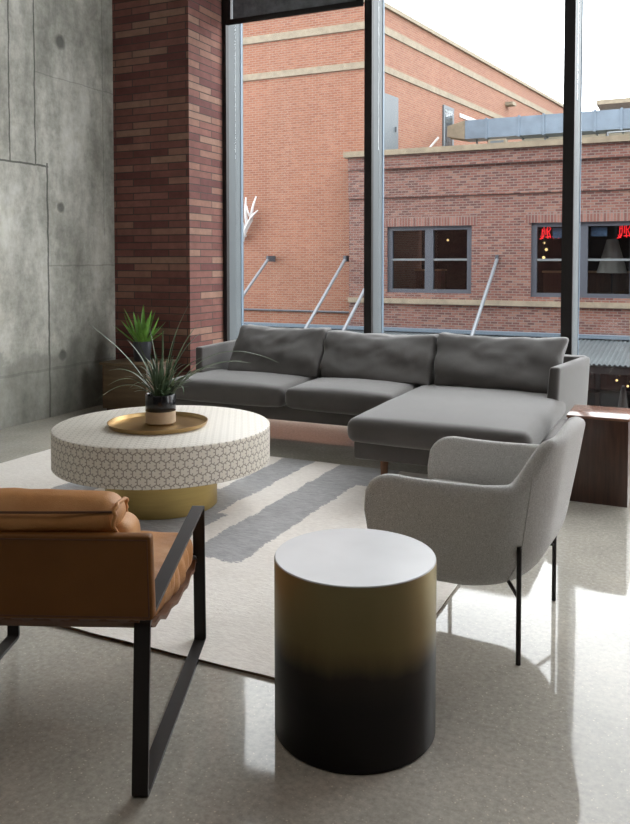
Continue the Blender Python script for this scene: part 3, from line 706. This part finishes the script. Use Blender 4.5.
def blade(bm, base, dirv, length, w, droop, lift, seg=12, fold=.25, tip=.08):
    """one long leaf with a folded midrib and real thickness"""
    p = V(base); d = V(dirv).normalized(); side = d.cross(V((0, 0, 1)))
    side = side.normalized() if side.length > .01 else V((1, 0, 0))
    el = lift; rows = []
    for i in range(seg + 1):
        u = i / seg; ww = w * (1 - u ** 3) * min(1, .5 + u * 2) + .0004
        dv = V((d.x * math.cos(el), d.y * math.cos(el), math.sin(el)))
        up = side.cross(dv)
        rows.append([bm.verts.new(p - side * ww / 2), bm.verts.new(p - up * ww * fold), bm.verts.new(p + side * ww / 2), bm.verts.new(p - up * (ww * fold) + up * .0008 + up * .0004)])
        p = p + dv * (length / seg); el -= droop / seg * (0.3 + 1.4 * u)
    for a, b_ in zip(rows, rows[1:]):
        for k in range(4): bm.faces.new((a[k], a[(k + 1) % 4], b_[(k + 1) % 4], b_[k]))
    bm.faces.new(rows[0]); bm.faces.new(rows[-1][::-1])

# grassy plant in the two-tone pot
pc = (-2.666, 3.680); PZ = .0439
t = thing('potted_plant', 'long-leaved grassy plant in a black and cream pot on the brass tray', 'potted plant', (pc[0], pc[1], .4503))
rp_ = .083
p_ = obj('pot', lathe(bmesh.new(), [(0, .4068 + PZ), (rp_ - .012, .4068 + PZ), (rp_, .416 + PZ), (rp_, .482 + PZ)], pc, 48), 'pot_raw', t)
obj('glazed_rim', lathe(bmesh.new(), [(rp_ - .001, .478 + PZ), (rp_ + .001, .482 + PZ), (rp_ + .001, .568 + PZ), (rp_ - .002, .572 + PZ), (rp_ - .010, .568 + PZ), (rp_ - .010, .54 + PZ), (rp_ - .004, .48 + PZ)], pc, 48), 'pot_black', p_)
obj('soil', lathe(bmesh.new(), [(0, .545 + PZ), (rp_ - .009, .54 + PZ), (rp_ - .009, .49 + PZ), (0, .49 + PZ)], pc, 32), 'soil', t)
def blade2(bm, p0, p1, p2, w, seg=16, fold=.3):
    """leaf along a quadratic curve"""
    p0, p1, p2 = V(p0), V(p1), V(p2); rows = []
    for i in range(seg + 1):
        u = i / seg; p = p0 * (1 - u) ** 2 + p1 * 2 * u * (1 - u) + p2 * u * u
        tg = ((p1 - p0) * (1 - u) + (p2 - p1) * u).normalized(); side = tg.cross(V((0, 0, 1)))
        side = side.normalized() if side.length > .05 else V((.5, -.8, 0)).normalized()
        up = side.cross(tg); ww = w * (1 - u ** 5) * min(1, .6 + 1.5 * u) + .0006
        rows.append([bm.verts.new(p - side * ww / 2), bm.verts.new(p - up * ww * fold), bm.verts.new(p + side * ww / 2), bm.verts.new(p - up * (ww * fold - .0014))])
    for a, b_ in zip(rows, rows[1:]):
        for k in range(4): bm.faces.new((a[k], a[(k + 1) % 4], b_[(k + 1) % 4], b_[k]))
    bm.faces.new(rows[0]); bm.faces.new(rows[-1][::-1])
b = bmesh.new(); rnd = random.Random(5); top = V((pc[0], pc[1], .545 + PZ))
cr = V((math.cos(math.radians(25)), math.sin(math.radians(25)), 0)); cf = V((-cr.y, cr.x, 0))
def pt(r_, d_, z_): return top + cr * r_ + cf * d_ + V((0, 0, z_))
for tip, ctl, dp in (((-.37, .38), (-.13, .22), .05), ((-.31, .0), (-.16, .17), -.08), ((-.29, .13), (-.15, .20), .12), ((-.23, .09), (-.13, .19), -.15), ((.15, .50), (.02, .30), .04), ((.20, .39), (.10, .30), -.06), ((.19, .33), (.08, .27), .1),
    ((.60, .19), (.25, .40), -.03), ((.45, .17), (.2, .25), .12), ((.42, .21), (.2, .22), -.1), ((-.06, .37), (-.02, .22), .03), ((.02, .38), (.02, .2), -.04), ((.08, .37), (.04, .2), .06), ((-.11, .33), (-.05, .2), -.08), ((.12, .02), (.14, .14), -.02), ((.15, .08), (.12, .18), .05),
    ((-.18, .30), (-.06, .2), .06), ((.26, .24), (.1, .2), -.12), ((.30, .15), (.14, .2), .08), ((-.16, .05), (-.1, .15), .0)):
    j = rnd.uniform(-.02, .02)
    blade2(b, pt(tip[0] * .1, j, 0), pt(ctl[0], dp * .5, ctl[1]), pt(tip[0] * 1.10, dp, tip[1] * 1.08), .013, 20)
for i in range(80):
    a = rnd.uniform(0, 2 * PI); r_ = rnd.uniform(.03, .21); h = rnd.uniform(.06, .27) * (1.15 - r_ * 2); q = rnd.uniform(0, .05)
    blade2(b, pt(q * math.cos(a), q * math.sin(a), 0), pt(r_ * .45 * math.cos(a), r_ * .45 * math.sin(a), h * .75 + .03), pt(r_ * math.cos(a + .3), r_ * math.sin(a + .3), h), rnd.uniform(.007, .011), 10)
obj('leaves', b, 'leaf_grey', t, sharp=80)

# plant stand in the corner and its plant
t = thing('plant_stand', 'low wooden cabinet in the dark corner between the concrete wall and brick pier', 'cabinet', (-4.55, 5.9, 0))
obj('body', B(-4.76, -4.28, 5.70, 6.12, .04, .43, bevel=.004), 'stand_wood', t); obj('top', B(-4.78, -4.26, 5.68, 6.14, .43, .455, bevel=.004), 'stand_wood', t)
obj('plinth', B(-4.74, -4.30, 5.73, 6.1, 0, .04), 'walnut', t)
gc = (-4.485, 5.92)
t = thing('potted_plant', 'bright green leafy plant in a slate-grey pot on the corner cabinet', 'potted plant', (gc[0], gc[1], .455))
obj('pot', lathe(bmesh.new(), [(0, .456), (.068, .456), (.074, .465), (.084, .632), (.080, .635), (.076, .62), (0, .58)], gc, 40), 'pot_grey', t)
obj('soil', lathe(bmesh.new(), [(0, .622), (.0765, .618), (.07, .595), (0, .595)], gc, 24), 'soil', t)
b = bmesh.new(); rnd = random.Random(3)
for i in range(20):
    a = i * 2.4 + .5; rr = .02 + .03 * (i % 5) / 5; up = i / 20
    blade(b, (gc[0] + rr * math.cos(a), gc[1] + rr * math.sin(a), .61), (math.cos(a), math.sin(a), 0), rnd.uniform(.20, .27) + .10 * up, rnd.uniform(.036, .05), rnd.uniform(-.3, .3), .55 + .85 * up, 10, .3)
obj('leaves', b, 'leaf_green', t, sharp=80)

# ------------------------------------------------------------------ drum side table
SD = (-.865, 2.129)
t = thing('side_table', 'tall drum side table fading from brass to black with a pale top', 'side table', (SD[0], SD[1], 0))
r1, r0 = .2335, .2325
obj('drum', lathe(bmesh.new(), [(0, .001), (r0 - .004, .001), (r0, .006), (r1, .499), (r1 - .001, .502)], SD, 128), 'ombre', t, uv='cyl')
obj('tabletop', lathe(bmesh.new(), [(r1 - .001, .502), (r1 - .003, .505), (0, .505)], SD, 128), 'pale_top', t)

# ------------------------------------------------------------------ grey tub armchair
AO = V((-.474, 2.98, 0)); Fv = V((-.99875, .05, 0)); Lv = V((.05, .99875, 0))
def AL(a, b_, z): return AO + Fv * a + Lv * b_ + V((0, 0, z))
t = thing('armchair', 'light grey tweed tub armchair on thin dark legs, turned towards the coffee table', 'armchair', tuple(AO))
def sstep(x): x = max(0, min(1, x)); return x * x * (3 - 2 * x)
def shell_outline(z, inset, n):
    """plan curve from near arm tip round the back to far arm tip; returns list of (a, b, s)"""
    k = (z - .26)
    hw = .330 + .13 * min(k, .34) - inset; ra = -.035 - .175 * k + .065 * max(0, 1 - (z - .238) / .17) ** 2 + inset; fa = .525 + .13 * min(k, .34); rc = .225 - inset * .6
    sl = fa - (ra + rc); ar = PI / 2 * rc; ln = 2 * (hw - rc)
    tot = 2 * sl + 2 * ar + ln; out = []
    for i in range(n + 1):
        s = i / n; dS = s * tot
        if dS < sl: p = (fa - dS, -hw)
        elif dS < sl + ar:
            q = (dS - sl) / rc; p = (ra + rc - rc * math.sin(q), -hw + rc - rc * math.cos(q))
        elif dS < sl + ar + ln: p = (ra, -hw + rc + (dS - sl - ar))
        elif dS < sl + 2 * ar + ln:
            q = (dS - sl - ar - ln) / rc; p = (ra + rc - rc * math.cos(q), hw - rc + rc * math.sin(q))
        else: p = (ra + rc + (dS - sl - 2 * ar - ln), hw)
        out.append((p[0], p[1], s, tot))
    return out
NS, NZ, ZB = 120, 18, .238
def topz(s, tot):
    e = min(s, 1 - s)                       # 0 at tip, .5 mid back
    h = .612 - .010 * math.sin(PI * min(1, e / .3)) + .145 * sstep((e - .298) / .075) + .025 * sstep((e - .36) / .13)
    d = e * tot; r_ = .13
    if d < r_: h -= (r_ - math.sqrt(max(0, r_ * r_ - (r_ - d) ** 2))) * .95
    return h
def shell():
    b = bmesh.new(); th = .055
    rings = []
    for i in range(NS + 1):
        ring = []
        o0 = None
        s = i / NS; tt = topz(s, 1.75)
        zs = [ZB + (tt - th / 2 - ZB) * k / NZ for k in range(NZ + 1)]
        prof = [(z, 0) for z in zs]
        prof += [(tt - th / 2 + th / 2 * math.sin(a), th / 2 - th / 2 * math.cos(a)) for a in [PI * k / 8 for k in range(1, 8)]]
        prof += [(z, th) for z in reversed(zs)]
        for z, ins in prof:
            rr = OUT[(round(z, 4), round(ins, 5))] if (round(z, 4), round(ins, 5)) in OUT else OUT.setdefault((round(z, 4), round(ins, 5)), shell_outline(z, ins, NS))
            a_, b_, _s, _t = rr[i]
            under = max(0, (ZB + .05 - z) / .05)        # tuck the lower edge in
            a_ = a_ + (.2 - a_) * .07 * under ** 2; b_ *= 1 - .07 * under ** 2
            ring.append(b.verts.new(AL(a_, b_, z)))
        rings.append(ring)
    for r1_, r2_ in zip(rings, rings[1:]):
        n = len(r1_)
        for k in range(n): b.faces.new((r1_[k], r2_[k], r2_[(k + 1) % n], r1_[(k + 1) % n]))
    b.faces.new(rings[0]); b.faces.new(rings[-1][::-1])
    return b
OUT = {}; sh = obj('shell', shell(), 'chair_f', t, sharp=60)
# seam piping from the seat up to the rim on both rear corners
for sgn in (-1, 1):
    pts = []
    for k in range(15):
        z = .262 + .40 * k / 14; q = .325
        o_ = shell_outline(z, .0, NS); i = int(round((q if sgn < 0 else 1 - q) * NS)); a_, b_, _s, _t = o_[i]
        und = max(0, (ZB + .05 - z) / .05); a_ += (.2 - a_) * .07 * und ** 2; b_ *= 1 - .07 * und ** 2
        pts.append(AL(a_, b_, z))
    obj('seam', tube(bmesh.new(), pts, .0018, 6), 'chair_f', sh)
# underside pan and seat cushion
b = bmesh.new(); o_ = shell_outline(.265, .03, 40); vs = [AL(a_ + (.2 - a_) * .05, b_ * .95, 0) for a_, b_, _s, _t in o_]
lo = [b.verts.new((v.x, v.y, ZB + .003)) for v in vs]; hi = [b.verts.new((v.x, v.y, .32)) for v in vs]
b.faces.new(lo); b.faces.new(hi[::-1])
for i in range(len(lo)): b.faces.new((lo[i], lo[(i + 1) % len(lo)], hi[(i + 1) % len(lo)], hi[i]))
obj('seat_pan', b, 'chair_f', t)
c8 = [AL(.52, -.27, .31), AL(.06, -.23, .31), AL(.06, .23, .31), AL(.52, .27, .31), AL(.53, -.28, .44), AL(.04, -.24, .43), AL(.04, .24, .43), AL(.53, .28, .44)]
obj('seat_cushion', cushion(bmesh.new(), [c8[i] for i in (0, 1, 2, 3, 4, 5, 6, 7)], .04, (18, 18, 8), (0, 0, .02)), 'chair_f', t)
legs = [(.0135, -.291, .40), (.0135, .291, .40), (.46, -.30, .34), (.44, .28, .34)]
for a_, b_, zt in legs:
    if a_ < .1:
        # stands proud of the shell, hooked in underneath
        o2 = shell_outline(zt - .05, -.006, NS)
        bb = b_
        l_ = obj('leg', tube(bmesh.new(), [AL(a_, bb, 0), AL(a_, bb, zt)], .0085, 12), 'black_metal', t)
        obj('bracket', tube(bmesh.new(), [AL(a_, bb, .225), AL(a_ + .05, bb * .78, .25)], .007, 8), 'black_metal', l_)
    else: obj('leg', tube(bmesh.new(), [AL(a_, b_, .0125), AL(a_, b_, zt - .05)], .0085, 12), 'black_metal', t)

# ------------------------------------------------------------------ leather sling chair
BO = V((-1.242, 1.614, 0)); Dv = V((-.388, .922, 0)).normalized(); Sv = V((-.922, -.388, 0)).normalized()
def LL(t_, s_, z): return BO + Dv * t_ + Sv * s_ + V((0, 0, z))
t = thing('lounge_chair', 'tan leather sling lounge chair with black flat-bar frame, seen from behind', 'armchair', tuple(BO + Sv * .335))
WS = .67
def side_frame(s0):
    """closed loop of flat bar with rounded corners"""
    P = [(-.02, .006), (.832, .006), (.812, .505), (.02, .445)]; th = .011; hw = .0205; rr = .022
    path = []
    for i in range(4):
        p0, p1, p2 = V(P[i - 1]), V(P[i]), V(P[(i + 1) % 4]); d0 = (p0 - p1).normalized(); d2 = (p2 - p1).normalized()
        for k in range(7):
            u = k / 6; path.append((p1 + d0 * rr) * (1 - u) ** 2 + p1 * 2 * u * (1 - u) + (p1 + d2 * rr) * u ** 2)
    c = V((.42, .25)); n = len(path); b = bmesh.new(); rings = []
    for i in range(n):
        tg = (path[(i + 1) % n] - path[i - 1]).normalized(); nr = V((-tg.y, tg.x))
        if nr.dot(c - path[i]) < 0: nr = -nr
        q = path[i] + nr * th
        rings.append([b.verts.new(LL(path[i].x, s0 - hw, path[i].y)), b.verts.new(LL(path[i].x, s0 + hw, path[i].y)), b.verts.new(LL(q.x, s0 + hw, q.y)), b.verts.new(LL(q.x, s0 - hw, q.y))])
    for i in range(n):
        a_, c_ = rings[i], rings[(i + 1) % n]
        for k in range(4): b.faces.new((a_[k], a_[(k + 1) % 4], c_[(k + 1) % 4], c_[k]))
    for v in b.verts: v.co.z = max(v.co.z - .005, .001)
    return b
for s_ in (-.004, WS): obj('side_frame', side_frame(s_), 'black_metal', t)
for t_, z in ((.835, .30),):
    b = bmesh.new(); tube(b, [LL(t_ - .02, .0, z), LL(t_ - .02, WS, z)], .011, 10); obj('cross_bar', b, 'black_metal', t)
for s_ in (.012, WS - .012):
    o_ = obj('frame_bolt', tube(bmesh.new(), [LL(.80, s_, .31), LL(.842, s_, .31)], .008, 10), 'rod', t)
# leather back panel hung behind the frame
def slab(t0, t1, s0, s1, z0, z1, th, r=.008, n=(30, 4, 20), wr=.0):
    pts = [LL(t0, s1, z0), LL(t0, s0, z0), LL(t0 + th, s0, z0), LL(t0 + th, s1, z0), LL(t1, s1, z1), LL(t1, s0, z1), LL(t1 + th, s0, z1), LL(t1 + th, s1, z1)]
    return cushion(bmesh.new(), pts, r, n, (0, 0, 0), wr, 4, 2)
pn = obj('back_panel', slab(-.035, -.06, -.047, WS + .05, .464, .685, .036, .01), 'leather_shaded', t)
b = bmesh.new()
def pl(t_, s_, z): return LL(t_, s_, z)
tube(b, [pl(-.0365, -.036, .474), pl(-.0605, -.038, .675), pl(-.0605, WS + .04, .675), pl(-.0365, WS + .04, .474), pl(-.0365, -.036, .474)], .0022, 6)
obj('stitched_edge', b, 'leather_edge', pn)
b = bmesh.new(); vv = []
for j in range(61):
    s_ = -.02 + (WS + .03) * j / 60; zb = .452 + .004 * math.sin(j * .9) + .003 * math.sin(j * 2.1 + 1)
    vv.append([b.verts.new(LL(t_, s_, z)) for t_, z in ((-.012, .478), (-.010, zb), (.0, zb), (.0, .478))])
for p, q in zip(vv, vv[1:]):
    for k in range(4): b.faces.new((p[k], p[(k + 1) % 4], q[(k + 1) % 4], q[k]))
b.faces.new(vv[0]); b.faces.new(vv[-1][::-1])
obj('suede_lining', b, 'suede', t)
# sling under the seat with a gathered edge
b = bmesh.new(); NT, NSS = 40, 60
prof = [(-.0, .49), (.02, .45), (.07, .41), (.17, .368), (.35, .318), (.6, .285), (.76, .29), (.835, .315)]
def prz(u):
    k = u * (len(prof) - 1); i = min(int(k), len(prof) - 2); f = k - i; return (prof[i][0] * (1 - f) + prof[i + 1][0] * f, prof[i][1] * (1 - f) + prof[i + 1][1] * f)
gr = []
for i in range(NT + 1):
    tt, z = prz(i / NT); row = []
    for j in range(NSS + 1):
        s_ = .004 + (WS - .008) * j / NSS; ed = math.exp(-min(j, NSS - j) / 3)
        row.append((LL(tt, s_ , z - .006 * math.sin(i * 1.5) * ed)))
    gr.append(row)
vv = [[b.verts.new(p) for p in r_] for r_ in gr]; v2 = [[b.verts.new(p + V((0, 0, -.012))) for p in r_] for r_ in gr]
for i in range(NT):
    for j in range(NSS):
        b.faces.new((vv[i][j], vv[i][j + 1], vv[i + 1][j + 1], vv[i + 1][j])); b.faces.new((v2[i][j], v2[i + 1][j], v2[i + 1][j + 1], v2[i][j + 1]))
for i in range(NT):
    for j in (0, NSS): b.faces.new((vv[i][j], vv[i + 1][j], v2[i + 1][j], v2[i][j]))
for j in range(NSS):
    for i in (0, NT): b.faces.new((vv[i][j], vv[i][j + 1], v2[i][j + 1], v2[i][j]))
obj('sling', b, 'leather_edge', t)
# seat cushion with puckered sides
def pucker(b, amp, f, s_lo, s_hi):
    for v in b.verts:
        tt0 = (v.co - BO).dot(Dv); v.co.z -= .034 * math.sin(PI * max(0, min(1, (tt0 - .08) / .74)))
        r_ = v.co - BO; s_ = r_.dot(Sv); tt = r_.dot(Dv)
        e = max(0, 1 - min(abs(s_ - s_lo), abs(s_ - s_hi)) / .06)
        v.co += V((0, 0, amp * math.sin(tt * f) * e)) + Sv * (amp * .8 * math.cos(tt * f * 1.3) * e)
    return b
s0, s1 = .012, WS - .012
b = bmesh.new(); c8 = [LL(.10, s1, .395), LL(.10, s0, .395), LL(.80, s0, .292), LL(.80, s1, .292), LL(.10, s1, .47), LL(.10, s0, .47), LL(.81, s0, .405), LL(.81, s1, .405)]
obj('seat_cushion', pucker(cushion(b, c8, .035, (34, 48, 10), (.004, .01, .03), .006, 9, 4), .008, 68, s0, s1), 'leather', t)
s0, s1 = .018, WS - .018
b = bmesh.new(); c8 = [LL(.03, s1, .42), LL(.03, s0, .42), LL(.20, s0, .42), LL(.20, s1, .42), LL(-.015, s1, .70), LL(-.015, s0, .70), LL(.11, s0, .70), LL(.11, s1, .70)]
obj('back_cushion', cushion(b, c8, .04, (30, 12, 20), (.004, .02, .01), .006, 9, 5), 'leather', t)
s0, s1 = .048, WS - .048
b = bmesh.new(); c8 = [LL(-.035, s1, .672), LL(-.035, s0, .672), LL(.085, s0, .67), LL(.085, s1, .67), LL(-.025, s1, .745), LL(-.025, s0, .745), LL(.085, s0, .757), LL(.085, s1, .757)]
pw = obj('head_pillow', cushion(b, c8, .042, (40, 20, 16), (.004, .014, .012), .006, 8, 6), 'leather', t)
b = bmesh.new(); loop = []
for k in range(41):
    a_ = 2 * PI * k / 40; cc, ss = math.cos(a_), math.sin(a_); e = .62
    loop.append(LL(.027 + .058 * abs(cc) ** e * (1 if cc > 0 else -1), s0 + .002 + .003 * math.sin(k * 1.3), .709 + .035 * abs(ss) ** e * (1 if ss > 0 else -1)))
tube(b, loop, .005, 8, cap=False); bmesh.ops.remove_doubles(b, verts=b.verts[:], dist=.0005); obj('piping', b, 'leather', pw)
b = tube(bmesh.new(), [LL(-.022, s0 + .004, .732), LL(-.044, .2, .736), LL(-.044, .4, .734), LL(-.030, s1 - .02, .733)], .0035, 6); obj('seam', b, 'leather_edge', pw)
